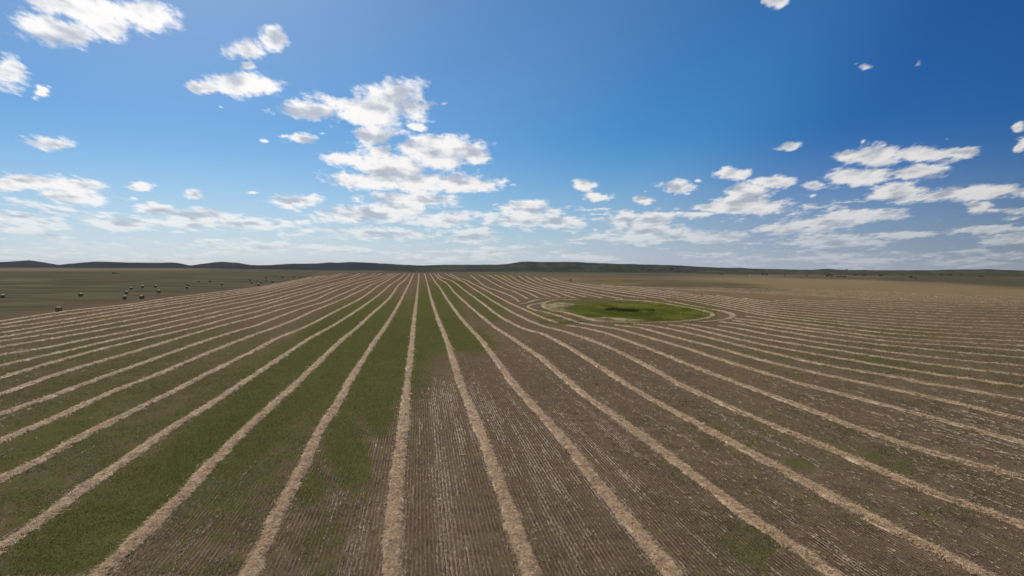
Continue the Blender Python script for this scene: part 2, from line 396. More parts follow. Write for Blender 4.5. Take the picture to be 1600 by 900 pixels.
# ------------------------------------------------------------------ windrow traces, read off the photograph's pixels
LINES = {
 0: [(610,897),(615,833),(622,733),(630,667),(636,600),(641,560),(644,531),(647,500),(650,475),(652.5,452.5),(655,428)],
 -1: [(390,897),(433,807),(473,730),(500,673),(530,627),(545,598),(569,560),(587.5,531),(600,514),(612,495),(624,474),(635,452),(641,440),(648.5,428)],
 -2: [(163,893),(217,840),(283,777),(333,723),(383,673),(433,627),(463,600),(500,564),(535,531),(557.5,512.5),(575,496),(600,474),(610,464),(622.5,446),(634,436),(643,428)],
 -3: [(0,857),(67,813),(133,763),(200,717),(267,670),(333,630),(377,600),(432,564),(481,531),(519,510),(549,491),(580,470),(600,454),(610,445),(625,435),(637,428)],
 -4: [(0,750),(67,717),(133,680),(200,647),(267,614),(337,578),(400,547),(429,531),(475,512),(504,497.5),(532.5,482.5),(557.5,470),(575,459),(590,447.5),(603,440),(630,428.5)],
 -5: [(0,690),(67,662),(133,632),(178,612),(250,584),(325,552),(400,522.5),(430,512),(460,500),(490,486),(510,478),(535,468),(552.5,459.4),(567.5,452.5),(580,445),(600,437.5),(623,428.5)],
 -6: [(0,648),(67,625),(98,613),(150,594),(225,567),(300,540),(362,520),(400,509),(430,497.5),(452.5,489),(475,481),(506,472),(531,461),(550,453),(566,445),(600,434),(617,428.5)],
 -7: [(0,617),(75,590),(150,567),(200,553),(250,537.5),(312,519),(350,508.5),(400,495.6),(437.5,484),(475,474),(495,467.5),(512.5,459),(537.5,449),(556,443),(600,431.2),(612,428.3)],
 -8: [(0,591),(75,569),(150,548),(221,531),(275,519),(325,507),(362,496.5),(400,487.5),(431,478),(462.5,470),(480,464),(506,455.6),(525,448.5),(547.5,441),(587,431),(600,428.3)],
 -9: [(0,572),(100,549.5),(200,526.5),(250,515.6),(300,503.8),(350,491.5),(400,480),(431,471.5),(460,463),(487.5,455.6),(512.5,447.5),(544,439.5),(575,432),(592,428.3)],
 -10: [(0,555.5),(75,543),(131,531.5),(200,518.5),(262.5,504.5),(312.5,494),(362.5,482.5),(400,474.6),(427.5,468.2),(450,461.3),(480,453.5),(510,445.5),(545,436.5),(580,428.5)],
 -11: [(0,543),(70,531.5),(125,522),(200,508.5),(250,498.8),(300,488),(350,477.5),(400,468),(437.5,458.8),(465,452.5),(487.5,446.2),(512.5,439.7),(550,431.5),(568,428.4)],
 -12: [(0,534),(112,517),(200,500.7),(250,491),(312,479.5),(356,471.5),(400,462.8),(437,453.8),(480,443.2),(512,436),(552,428.6)],
 -13: [(0,527.5),(125,506.5),(200,493.8),(256,484),(312,474),(362,464.8),(400,458.3),(440,449.3),(480,440.5),(520,432),(540,428.7)],
 -14: [(0,520.5),(87,507),(150,496.4),(200,487.5),(250,478.5),(306,470.5),(350,463),(400,455.2),(440,446.8),(480,438.5),(515,431),(527,428.9)],
 -15: [(0,513),(100,499.7),(200,482.8),(260,474),(320,465),(400,452.8),(440,444.8),(480,436.8),(508,431)],
 -16: [(0,507.5),(75,495.5),(137,487),(200,479),(260,470),(320,462),(400,451),(440,443.4),(475,436.4),(500,431.6)],
 -17: [(0,502.3),(56,493.5),(112,485.5),(200,476),(265,466),(320,459.3),(400,449.3),(440,442.2),(470,436.4),(490,432.6)],
 1: [(830,897),(807,833),(780,757),(760,700),(737,643),(721,603),(710,570),(697.5,531),(691,515),(684,498),(677.5,479),(671,457.5),(667.5,442.5),(662,428)],
 2: [(1050,897),(997,833),(930,753),(893,703),(847,650),(802,600),(776,564),(751,531),(735,514),(722.5,500),(709,482.5),(697.5,466),(687.5,450),(679,439),(669,428)],
 3: [(1300,899),(1262.5,870),(1195,826),(1127.5,776),(1060,725),(997,677),(930,630),(888,597),(848,562),(815,539),(799,528),(775,513),(760,501),(735,480),(712,459),(697,442),(688,437),(675,428)],
 4: [(1537,899),(1465,864),(1364,812),(1262,756),(1161,702),(1060,647),(998,613),(925,566),(885,541),(862,529),(848,522),(825,516),(800,505.5),(775,490.5),(755,475),(725,453),(706,439),(690,433.5),(682,428)],
 5: [(1597,821),(1465,774),(1364,731),(1262,688),(1161,646),(1060,600),(1025,580),(975,554),(921,531),(900,524),(875,516.5),(854,511.5),(831,503),(812,494),(799,487.5),(775,473.5),(750,457.5),(735,448),(725,441),(709,434),(688,428)],
 6: [(1597,747),(1465,711),(1364,679),(1262,640),(1151,599),(1075,570),(1012,544),(974,530.5),(950,522),(925,515.5),(905,511.5),(886,509)],
 7: [(1597,693),(1465,656),(1364,629),(1249,600),(1200,585),(1125,562),(1075,545.5),(1025,531),(999,523.5),(962,514),(931,509),(906,505),(894,501),(875,494.5),(854,488.5),(837,485),(829,482),(825,479),(831,476.5),(840,475),(852,472.5)],
 8: [(1597,656),(1465,624),(1400,610),(1343,598),(1300,589),(1200,566),(1150,552),(1110,541),(1070,531),(1050,526),(1025,519),(999,512.5),(961,508)],
 9: [(1597,625),(1500,608),(1441,599),(1400,590),(1300,573),(1200,551),(1115,530),(1087,523.5),(1062,517.5),(1031,511.5),(1010,508.5),(990,507)],
 10: [(1600,605),(1500,591),(1400,575.5),(1300,558.5),(1200,540.5),(1156,531),(1119,522.5),(1094,516.5),(1069,511),(1045,508)],
 11: [(1600,587.5),(1500,575.5),(1400,562),(1300,547),(1199,531),(1162,524),(1137,518.5),(1104,511.8),(1088,509),(1069,506.5)],
 12: [(1600,572.5),(1500,564),(1400,552),(1300,538.5),(1199,522.5),(1159,514.5),(1140,511.5),(1122,509)],
 13: [(1600,560),(1500,551.5),(1400,541.5),(1306,531),(1250,522.5),(1199,514.2),(1150,506),(1125,503)],
 14: [(1600,549),(1450,538.5),(1400,534.8),(1362,530.5),(1325,525.5),(1262,517.5),(1199,508.8),(1146,501)],
 15: [(1600,541),(1500,535.5),(1400,528.8),(1350,523.6),(1300,517.5),(1250,511),(1199,503.7),(1149,498)],
 16: [(1600,534),(1500,529),(1400,522.3),(1300,511.3),(1200,498.8),(1165,494.3)],
 17: [(1600,527.5),(1500,522.6),(1400,515.8),(1300,505.6),(1200,493.8),(1150,484.5),(1100,474.4),(1000,458.3),(940,450),(900,444.5),(878,440.5)],
 18: [(1600,521.3),(1500,517),(1400,510.5),(1300,501.5),(1200,490.3),(1150,481),(1100,471.2),(1000,455.3),(940,447.2),(900,442)],
 19: [(1600,515.5),(1500,511.5),(1400,505.4),(1300,497),(1200,486.8),(1150,477.6),(1100,468.2),(1000,452.6),(940,444.8)],
 20: [(1600,510),(1500,506.3),(1400,500.6),(1300,492.8),(1200,483.3),(1150,474.6),(1100,465.5),(1000,450.2)],
 21: [(1600,504.7),(1500,501.4),(1400,495.8),(1300,488.6),(1200,480),(1150,471.7),(1100,463),(1040,454)],
 22: [(1600,499.6),(1500,496.6),(1400,491.2),(1300,484.8),(1200,476.9),(1150,469),(1100,460.8)],
 23: [(1600,494.6),(1500,492),(1400,486.9),(1300,481.2),(1200,474),(1150,466.6),(1120,461.5)],
 24: [(1600,490),(1500,487.6),(1400,483),(1300,477.8),(1200,471.2),(1160,466)],
 25: [(1600,485.8),(1500,483.6),(1400,479.4),(1300,474.7),(1210,469.6)],
 26: [(1600,481.8),(1500,479.8),(1400,476),(1300,471.9),(1230,468)],
 27: [(1600,478),(1500,476.2),(1400,472.8),(1300,469.2)],
 28: [(1600,474.5),(1500,472.9),(1400,469.9),(1340,467.6)],
}
BACK = [
 [(700,429),(716,434.5),(730,438.5),(737,442.5),(759,453.5),(775,462.5),(799,475),(825,486.5),(850,497.5),(871,505)],
 [(735,430),(748,440),(760,448.5),(780,455.6),(799,463),(807,468),(811,472)],
 [(748,429.5),(765,439),(780,447),(790,451.5),(800,454.5),(812,460),(825,467.5)],
 [(762,429.5),(780,439),(800,448.5),(812,453),(825,457.5),(841,465.6)],
 [(773,429.5),(790,438),(802,444.5),(819,451),(837,456),(850,461),(860,464)],
 [(785,430),(802,440.6),(825,449),(856,457.5),(875,464)],
 [(797,430.5),(812,440),(837,449),(869,456),(887,462.5),(899,466)],
 [(810,431),(825,440.2),(850,449),(887,457.5),(916,464.5)],
 [(822,432),(837,440.2),(865,448.8),(900,456.8),(940,465.5)],
 [(835,433),(852,441.5),(887,449.6),(925,458.4),(974,467.5)],
 [(848,434),(870,442),(905,449.5),(950,457.8),(985,463.5),(1010,466.5)],
 [(862,435.5),(885,442),(920,448.6),(960,455),(1000,461.3),(1040,468)]]
INNER = [(905,468),(870,469),(856,471.5),(849,476),(851,480.5),(862,485),(885,489.2),(906,494.3),(925,500),(940,502.5),(999,504.2),(1050,503),(1087,500.3),(1106,496.5),(1114,492.5),(1109,488.6),(1094,484.5),(1075,481),(1050,476.5),(1025,472.4),(1000,470),(962,468)]
OUTER_R = [(1040,470),(1060,473.6),(1080,477.6),(1100,481.4),(1125,485.8),(1140,489.5),(1146,493),(1141,497),(1125,500.8),(1095,503.6)]
OUTER_L = [(885,465.6),(875,465.8),(856,466.6),(841,468.5),(831,471),(820,474.3),(813,475.3)]

def resample(P, step_fn):
    """Catmull-Rom through the ground points, then resampled by a distance-dependent step"""
    P = np.asarray(P)
    n = len(P)
    ext = np.vstack([2 * P[0] - P[1], P, 2 * P[-1] - P[-2]])
    L = np.linalg.norm(np.diff(ext, axis=0), axis=1) ** 0.5 + 1e-6   # centripetal
    T = np.concatenate([[0], np.cumsum(L)])
    out = []
    for i in range(1, n):
        seg = np.linalg.norm(P[i] - P[i - 1])
        m = max(4, int(seg / 0.5)); m = min(m, 400)
        t = np.linspace(T[i], T[i + 1], m, endpoint=(i == n - 1))[:, None]
        p0, p1, p2, p3 = ext[i - 1], ext[i], ext[i + 1], ext[i + 2]
        t0, t1, t2, t3 = T[i - 1], T[i], T[i + 1], T[i + 2]
        A1 = (t1 - t) / (t1 - t0) * p0 + (t - t0) / (t1 - t0) * p1
        A2 = (t2 - t) / (t2 - t1) * p1 + (t - t1) / (t2 - t1) * p2
        A3 = (t3 - t) / (t3 - t2) * p2 + (t - t2) / (t3 - t2) * p3
        B1 = (t2 - t) / (t2 - t0) * A1 + (t - t0) / (t2 - t0) * A2
        B2 = (t3 - t) / (t3 - t1) * A2 + (t - t1) / (t3 - t1) * A3
        out.append((t2 - t) / (t2 - t1) * B1 + (t - t1) / (t2 - t1) * B2)
    C = np.vstack(out)
    s = np.concatenate([[0], np.cumsum(np.linalg.norm(np.diff(C, axis=0), axis=1))])
    stops = [0.0]
    while stops[-1] < s[-1]:
        k = min(len(C) - 1, np.searchsorted(s, stops[-1]))
        stops.append(stops[-1] + step_fn(math.hypot(C[k][0], C[k][1])))
    stops = np.array(stops[:-1] + [s[-1]])
    return np.stack([np.interp(stops, s, C[:, 0]), np.interp(stops, s, C[:, 1])], 1), stops

def ground_line(pts, extend_first=0.0):
    a = np.array(pts, float)
    P = to_ground(a[:, 0], a[:, 1])[:, :2]
    if extend_first > 0:
        d = P[0] - P[min(2, len(P) - 1)]; d = d / np.linalg.norm(d)
        P = np.vstack([P[0] + d * extend_first, P])
    return P

# ------------------------------------------------------------------ materials
def rot_coords(t):
    g = t.node('ShaderNodeNewGeometry')
    m = t.node('ShaderNodeVectorRotate', rotation_type='Z_AXIS')
    t.link(g.outputs['Position'], m.inputs['Vector'])
    m.inputs['Angle'].default_value = ROW_AZ      # after this, y runs along the seed rows
    return m.outputs[0], g.outputs['Position']

def attr(t, name):
    n = t.node('ShaderNodeAttribute'); n.attribute_name = name
    return n

def make_ground_mat():
    m, t, out = new_mat('field_soil')
    RP, WP = rot_coords(t)
    a1 = attr(t, 'cover'); a2 = attr(t, 'cover_b')
    s1 = t.node('ShaderNodeSeparateColor'); t.link(a1.outputs['Color'], s1.inputs[0])
    s2 = t.node('ShaderNodeSeparateColor'); t.link(a2.outputs['Color'], s2.inputs[0])
    green, red, pale = s1.outputs[0], s1.outputs[1], s1.outputs[2]
    dark, lush, alk = s2.outputs[0], s2.outputs[1], s2.outputs[2]
    field, reed = a1.outputs['Alpha'], a2.outputs['Alpha']
    stretch = t.vmath('MULTIPLY', RP, (1.0, 0.14, 1.0))
    stretch2 = t.vmath('MULTIPLY', RP, (1.0, 0.4, 1.0))
    nl = t.noise(stretch2, 0.06, 6, 0.6)
    nm = t.noise(WP, 0.55, 6, 0.65)
    nf = t.noise(WP, 5.0, 6, 0.7)
    ns = t.noise(stretch, 2.2, 6, 0.7)
    fibre = t.noise(t.vmath('MULTIPLY', RP, (1.0, 0.08, 1.0)), 6.0, 5, 0.7)
    # seed rows: 0.25 m apart
    sep = t.node('ShaderNodeSeparateXYZ'); t.link(RP, sep.inputs[0])
    wob = t.math('MULTIPLY', t.math('SUBTRACT', t.noise(stretch, 0.8, 3, 0.5), 0.5), 0.12)
    ph = t.math('MULTIPLY', t.math('ADD', sep.outputs[0], wob), 2 * math.pi / 0.25)
    rows = t.math('MULTIPLY_ADD', t.math('SINE', ph), 0.5, 0.5)
    rows = t.math('MULTIPLY', t.math('POWER', rows, 1.6), t.ramp(fibre, 0.25, 0.6))
    # bare stubble
    soil = t.mix(t.ramp(nm, 0.3, 0.7), (0.068, 0.045, 0.027), (0.145, 0.100, 0.062))
    straw = t.mix(nf, (0.20, 0.148, 0.092), (0.44, 0.345, 0.24))
    col = t.mix(t.math('MULTIPLY', rows, t.ramp(pale, 0.0, 0.8, 0.62, 0.95)), soil, straw)
    col = t.mix(t.math('MULTIPLY', t.ramp(ns, 0.56, 0.72), t.ramp(pale, 0, 0.6, 0.25, 0.8)), col, (0.30, 0.25, 0.215))
    # reddish drier ground
    col = t.mix(t.math('MULTIPLY', red, t.ramp(t.math('ADD', nl, t.math('MULTIPLY', nm, 0.5)), 0.45, 0.95, 0.25, 0.85)), col, (0.165, 0.108, 0.066))
    # far dry standing stubble
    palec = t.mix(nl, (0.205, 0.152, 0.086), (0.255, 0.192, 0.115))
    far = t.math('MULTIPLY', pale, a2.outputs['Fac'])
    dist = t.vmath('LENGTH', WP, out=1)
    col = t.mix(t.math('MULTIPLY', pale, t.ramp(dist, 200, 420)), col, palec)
    # regrowth
    edge = t.math('ADD', t.math('MULTIPLY', t.math('SUBTRACT', nm, 0.5), 1.1), t.math('MULTIPLY', t.math('SUBTRACT', nf, 0.5), 1.3))
    edge = t.math('ADD', edge, t.math('MULTIPLY', t.math('SUBTRACT', ns, 0.5), 0.9))
    base_g = t.math('ADD', t.math('MAXIMUM', green, 0.34), t.math('MULTIPLY', t.math('SUBTRACT', nl, 0.5), 0.7))
    gm = t.ramp(t.math('ADD', base_g, edge), 0.30, 0.75)
    gcol = t.mix(nm, (0.054, 0.068, 0.018), (0.096, 0.112, 0.032))
    gcol = t.mix(t.ramp(nf, 0.45, 0.7), gcol, (0.105, 0.098, 0.036))
    col = t.mix(t.math('MULTIPLY', gm, 0.86), col, gcol)
    # pasture beyond the field
    pc = t.mix(t.ramp(t.noise(t.vmath('MULTIPLY', WP, (0.2, 1.0, 1.0)), 0.035, 8, 0.72), 0.42, 0.58), (0.068, 0.072, 0.044), (0.126, 0.110, 0.072))
    pc = t.mix(t.math('MULTIPLY', red, 0.6), pc, (0.110, 0.078, 0.050))
    pc = t.mix(t.math('MULTIPLY', pale, 0.75), pc, (0.20, 0.155, 0.105))
    pc = t.mix(t.math('MULTIPLY', t.ramp(nf, 0.5, 0.7), 0.25), pc, (0.11, 0.10, 0.055))
    col = t.mix(field, pc, col)
    col = t.mix(t.math('MULTIPLY', dark, 0.85), col, t.mix(nm, (0.060, 0.058, 0.032), (0.092, 0.082, 0.046)))
    # slough
    lg = t.mix(t.noise(t.vmath('MULTIPLY', WP, (1.0, 0.5, 1.0)), 0.12, 5, 0.6), (0.066, 0.090, 0.010), (0.200, 0.200, 0.042))
    col = t.mix(t.ramp(t.math('ADD', lush, t.math('MULTIPLY', edge, 0.25)), 0.35, 0.5), col, lg)
    col = t.mix(t.ramp(t.math('ADD', alk, t.math('MULTIPLY', edge, 0.8)), 0.3, 0.8), col, t.mix(nf, (0.20, 0.175, 0.09), (0.40, 0.35, 0.22)))
    col = t.mix(t.ramp(t.math('ADD', reed, t.math('MULTIPLY', edge, 0.2)), 0.4, 0.8), col, (0.045, 0.050, 0.014))
    bump = t.node('ShaderNodeBump'); bump.inputs['Strength'].default_value = 0.8; bump.inputs['Distance'].default_value = 0.08
    t.link(t.math('ADD', t.math('ADD', nf, t.math('MULTIPLY', rows, 0.5)), t.math('MULTIPLY', fibre, 0.5)), bump.inputs['Height'])
    bsdf(t, out, col, 1.0, bump.outputs[0], 0.0)
    return m

def make_straw_mat(name, lo, hi, transl=0.25):
    m, t, out = new_mat(name)
    a = attr(t, 'tone')
    g = t.node('ShaderNodeNewGeometry')
    nz = t.noise(g.outputs['Position'], 9.0, 4, 0.7)
    nb_ = t.noise(g.outputs['Position'], 0.9, 3, 0.6)
    f = t.math('ADD', t.math('MULTIPLY', a.outputs['Fac'], 0.75), t.math('MULTIPLY', t.math('SUBTRACT', nz, 0.5), 0.9))
    f = t.math('ADD', f, t.math('MULTIPLY', t.math('SUBTRACT', nb_, 0.5), 0.5), clamp=True)
    col = t.mix(f, lo, hi)
    d = t.node('ShaderNodeBsdfPrincipled'); t.link(col, d.inputs['Base Color']); d.inputs['Roughness'].default_value = 0.6
    d.inputs['Specular IOR Level'].default_value = 0.25
    bump = t.node('ShaderNodeBump'); bump.inputs['Strength'].default_value = 0.7; bump.inputs['Distance'].default_value = 0.06
    t.link(nz, bump.inputs['Height']); t.link(bump.outputs[0], d.inputs['Normal'])
    tr = t.node('ShaderNodeBsdfTranslucent'); t.link(col, tr.inputs['Color'])
    mx = t.node('ShaderNodeMixShader'); mx.inputs[0].default_value = transl
    t.link(d.outputs[0], mx.inputs[1]); t.link(tr.outputs[0], mx.inputs[2])
    t.link(mx.outputs[0], out.inputs['Surface'])
    return m

MAT_GROUND = make_ground_mat()
MAT_STRAW = make_straw_mat('windrow_straw', (0.28, 0.185, 0.10), (0.97, 0.77, 0.53), 0.38)
MAT_STUB = make_straw_mat('stubble_straw', (0.11, 0.077, 0.050), (0.66, 0.53, 0.405), 0.35)
MAT_CHAFF = make_straw_mat('chaff_straw', (0.22, 0.16, 0.10), (0.74, 0.60, 0.46), 0.2)
MAT_WEED = make_straw_mat('weed_leaf', (0.080, 0.092, 0.028), (0.25, 0.25, 0.10), 0.5)
MAT_SLOUGH = make_straw_mat('slough_grass_blade', (0.10, 0.125, 0.016), (0.29, 0.30, 0.062), 0.5)
MAT_REED = make_straw_mat('dark_reed', (0.028, 0.034, 0.008), (0.085, 0.090, 0.020), 0.3)
MAT_BALE = make_straw_mat('bale_hay', (0.17, 0.125, 0.05), (0.46, 0.36, 0.17), 0.0)
MAT_BALE_END = make_straw_mat('bale_end_hay', (0.13, 0.10, 0.055), (0.36, 0.29, 0.16), 0.0)
MAT_LEAF = make_straw_mat('shrub_leaf', (0.014, 0.022, 0.008), (0.060, 0.075, 0.024), 0.2)
MAT_BARK = make_straw_mat('shrub_bark', (0.05, 0.04, 0.03), (0.12, 0.10, 0.08), 0.0)

# ------------------------------------------------------------------ ground sheet
def build_ground():
    az = np.concatenate([np.linspace(-math.pi, -0.78, 50, endpoint=False), np.linspace(-0.78, 0.78, 560, endpoint=False), np.linspace(0.78, math.pi, 51)])
    r = np.concatenate([[0.5, 3, 8, 14], np.geomspace(18, 2600, 330), np.geomspace(2700, 15500, 40)])
    A, Rr = np.meshgrid(az, r, indexing='ij')
    x = (np.sin(A) * Rr).ravel(); y = (np.cos(A) * Rr).ravel()
    z = height(x, y)
    g, rd, pl, dk, lu, al, re, px, py = cover(x, y)
    rr = np.hypot(x, y); aa = np.arctan2(x, y)
    # inside the swathed field?
    L17 = ground_line(LINES[-17], 250)
    lr = np.hypot(L17[:, 0], L17[:, 1]); la = np.arctan2(L17[:, 0], L17[:, 1])
    o = np.argsort(la)
    left_r = np.interp(aa, la[o], lr[o], left=lr[o][0], right=1e9)
    inside = 1 - smooth(-6, 50, rr - left_r) * (aa < la.max())
    inside *= 1 - smooth(0, 40, rr - np.interp(aa, EA, ER))
    ob = make_obj('ground', np.stack([x, y, z], 1), grid_faces(len(az), len(r))[:, ::-1], MAT_GROUND, smooth_shade=True)
    vcol(ob, 'cover', np.stack([g, rd, pl, inside], 1))
    vcol(ob, 'cover_b', np.stack([dk, lu, al, re], 1))
    tag(ob, 'brown and green stubble field with pasture beyond it', 'ground', kind='structure')
build_ground()

# ------------------------------------------------------------------ windrows
ALL_ROWS = []          # centre lines, to keep stubble out from under the straw
def straws(C, S, width, crest, per_m, lenf, wid, seed, dens):
    """loose straws over a centre line C (n,2) with stations S; one sliver triangle each"""
    rng = np.random.default_rng(seed)
    segL = np.diff(S)
    mid = (C[1:] + C[:-1]) / 2
    dist = np.hypot(mid[:, 0], mid[:, 1])
    cnt = rng.poisson(per_m(dist) * segL * (0.35 + 1.3 * dens[:-1]))
    idx = np.repeat(np.arange(len(segL)), cnt)
    n = len(idx)
    if n == 0: return None
    T = (C[1:] - C[:-1]) / segL[:, None]
    f = rng.random(n)
    base = C[idx] + (C[idx + 1] - C[idx]) * f[:, None]
    tx = T[idx]; nx = np.stack([tx[:, 1], -tx[:, 0]], 1)
    off = np.where(rng.random(n) < .9, rng.normal(0, 0.36, n), rng.normal(0, 0.75, n))
    wloc = width[idx]
    o = off * wloc * 0.5
    P = base + nx * o[:, None]
    zc = crest[idx] * np.clip(1 - (off * 0.9) ** 2, 0.0, 1) * rng.uniform(.5, 1, n) + rng.random(n) * 0.07
    z = height(P[:, 0], P[:, 1]) + zc
    d = dist[idx]
    ang = rng.normal(0, 0.95, n)
    L = lenf(d) * rng.uniform(0.5, 1.3, n)
    dirx = np.cos(ang)[:, None] * tx + np.sin(ang)[:, None] * nx
    pit = rng.normal(0.12, 0.28, n)
    D3 = np.concatenate([dirx * np.cos(pit)[:, None], np.sin(pit)[:, None]], 1)
    side = np.stack([-dirx[:, 1], dirx[:, 0], rng.normal(0, 0.6, n)], 1)
    Wd = wid(d) * rng.uniform(0.6, 1.4, n)
    O = np.concatenate([P, z[:, None]], 1)
    a = O - D3 * (L / 2)[:, None] - side * (Wd / 2)[:, None]
    b = O - D3 * (L / 2)[:, None] + side * (Wd / 2)[:, None]
    c = O + D3 * (L / 2)[:, None]
    V = np.stack([a, b, c], 1).reshape(-1, 3)
    tone = np.repeat(np.clip(rng.normal(0.80, 0.40, n), 0, 1.4), 3)
    return V, tone

def windrow(P, label, seed, group='straw windrows across the field', wmul=1.0, closed=False, straw_k=1.0):
    C, S = resample(P, lambda r: 0.14 if r < 70 else (0.14 + (r - 70) * 0.006))
    n = len(C)
    jit = (fbm(S / 1.6 + seed * 31.7, np.full(n, seed * 1.3), 3, seed) - 0.5)
    T = np.gradient(C, axis=0); T /= np.linalg.norm(T, axis=1)[:, None] + 1e-9
    N = np.stack([T[:, 1], -T[:, 0]], 1)
    C = C + N * (jit * 0.22)[:, None]
    dist = np.hypot(C[:, 0], C[:, 1])
    width = wmul * 1.12 * (0.72 + 0.60 * fbm(S / 3.1 + seed, np.zeros(n) + seed, 3, seed + 5)) * (1 - 0.12 * smooth(150, 500, dist))
    crest = min(wmul, 1.2) * (0.10 + 0.13 * fbm(S / 0.9 + seed, np.ones(n) * seed, 3, seed + 9))
    m = 9
    thick_s = fbm(S / 11.0 + seed * 5, np.ones(n) * seed * .7, 3, seed + 13)
    us = np.linspace(-1, 1, m)
    V = np.zeros((n, m, 3)); tone = np.zeros((n, m))
    for j, u in enumerate(us):
        rough = fbm(S / 0.22 + seed * 3, np.full(n, j * 1.9 + seed), 3, seed + 21)
        rag = 1 + (fbm(S / 0.45 + j, np.full(n, seed * 2.0), 2, seed + 2) - 0.5) * 0.7 if abs(u) > 0.7 else 1
        off = u * width * 0.5 * rag
        XY = C + N * np.asarray(off).reshape(-1, 1)
        prof = (1 - abs(u) ** 2.2)
        gap = fbm(S / 1.3 + seed * 9, np.full(n, j * 0.9 + seed), 3, seed + 4)
        thin = smooth(.30, .46, gap + .5 * (thick_s - .5) + .10 * (1 - abs(u)))
        zz = height(XY[:, 0], XY[:, 1]) + crest * prof * (0.65 + 0.7 * rough) * thin - 0.045 * (1 - thin) - (0.05 if abs(u) > 0.99 else 0)
        V[:, j, :2] = XY; V[:, j, 2] = zz
        tone[:, j] = 1.9 * (gap - .5) + .42
    parts = straws(C, S, width, crest, lambda d: straw_k * 230 * np.clip(55.0 / d, 0, 1.15) ** 1.75, lambda d: np.clip(0.55 + (d - 40) * 0.0012, .55, 1.8),
                   lambda d: np.clip(0.00060 * d, 0.022, 0.22), seed, thick_s)
    verts = V.reshape(-1, 3); tn = tone.ravel()
    faces = [grid_faces(n, m)]
    if parts is not None:
        k = len(verts)
        verts = np.vstack([verts, parts[0]]); tn = np.concatenate([tn, parts[1]])
        faces.append((np.arange(len(parts[0])) + k).reshape(-1, 3))
    o = make_obj('windrow', verts, faces, MAT_STRAW)
    vcol(o, 'tone', tn)
    tag(o, label, 'windrow', group)
    ALL_ROWS.append(C)
    return o

ORD = ['', 'first', 'second', 'third', 'fourth', 'fifth', 'sixth', 'seventh', 'eighth', 'ninth', 'tenth', 'eleventh', 'twelfth', 'thirteenth', 'fourteenth', 'fifteenth', 'sixteenth', 'seventeenth', 'eighteenth', 'nineteenth', 'twentieth']
def lab(k):
    if k == 0: return 'broad tan straw windrow running almost straight up the middle of the field to the horizon'
    if k == -17: return 'outermost straw windrow on the left, bordering the green pasture with the round bales'
    if k < 0: return '%s straw windrow to the left of the one running straight up the middle' % ORD[-k]
    if k <= 5: return '%s straw windrow to the right of the one running straight up the middle' % ORD[k]
    if k == 6: return 'straw windrow starting just in front of the slough, the nearest one that does'
    if k == 7: return 'straw windrow that hooks round the left tip of the green slough, then sweeps off right'
    if k <= 16: return 'straw windrow fanning out right from the front of the slough, %s beyond the hooked one' % ORD[k - 7]
    if k <= 23: return 'thin straw windrow passing behind the slough to the right edge, %s one behind the ring' % ORD[k - 16]
    return 'faint straw windrow at the back right, %s behind the ones passing the slough' % ORD[k - 23]
for k, pts in LINES.items():
    first = pts[0]
    ext = 26 if first[1] > 880 else (60 if abs(k) < 9 else 120)
    windrow(ground_line(pts, ext), lab(k), 100 + k, wmul=1.0 if k < 17 else 0.85)
for i, pts in enumerate(BACK):
    l = 'curved straw windrow coming from the horizon and ending just in front of the slough' if i == 0 else \
        'short far straw windrow stopping behind the slough, %s from the left' % ORD[i]
    windrow(ground_line(pts), l, 200 + i, wmul=0.95)
windrow(ground_line(INNER), 'straw windrow forming the inner loop round the green slough', 301, wmul=1.5)
windrow(ground_line(OUTER_R), 'straw windrow bent like a hairpin outside the right end of the slough', 302, wmul=1.7)
windrow(ground_line(OUTER_L), 'short straw windrow curving round outside the left tip of the slough', 303, wmul=1.3)
# the far pale part of the field: ever fainter swaths, nothing tells them apart
base = ground_line(LINES[28], 120)
for i in range(12):
    d = base[-1] - base[0]; d /= np.linalg.norm(d)
    nrm = np.array([d[1], -d[0]]);  nrm = nrm if nrm[1] > 0 else -nrm
    off = base + nrm * (7.8 * 1.6 * (i + 1))
    off = off + (d * 18 * i)[None, :]
    windrow(off, 'faint far windrow in the pale tan stubble at the back right of the field', 400 + i, 'faint windrows in the pale tan stubble', wmul=0.8)

# ------------------------------------------------------------------ stubble and regrowth as real blades
def sliver_field(name, P, zbase, hgt, lean, wid, tone, mat, label, cat):
    n = len(P); rng = RNG
    a = rng.random(n) * math.pi
    sx_, sy_ = np.cos(a) * wid / 2, np.sin(a) * wid / 2
    la = rng.random(n) * 2 * math.pi; lm = rng.random(n) * lean
    V = np.zeros((n, 3, 3))
    V[:, 0, 0] = P[:, 0] - sx_; V[:, 0, 1] = P[:, 1] - sy_; V[:, 0, 2] = zbase - 0.01
    V[:, 1, 0] = P[:, 0] + sx_; V[:, 1, 1] = P[:, 1] + sy_; V[:, 1, 2] = zbase - 0.01
    V[:, 2, 0] = P[:, 0] + np.cos(la) * lm; V[:, 2, 1] = P[:, 1] + np.sin(la) * lm; V[:, 2, 2] = zbase + hgt
    o = make_obj(name, V.reshape(-1, 3), np.arange(3 * n).reshape(-1, 3), mat)
    vcol(o, 'tone', np.repeat(tone, 3))
    tag(o, label, cat, kind='stuff')
    return o

def off_rows(P, margin=0.6):
    """True where a point is clear of every near windrow"""
    s, t = row_st(P[:, 0], P[:, 1])
    ok = np.ones(len(P), bool)
    for C in ALL_ROWS:
        cs, ct = row_st(C[:, 0], C[:, 1])
        if cs.min() > 170: continue
        o = np.argsort(cs)
        tt = np.interp(s, cs[o], ct[o], left=1e6, right=1e6)
        ok &= abs(t - tt) > margin
    return ok

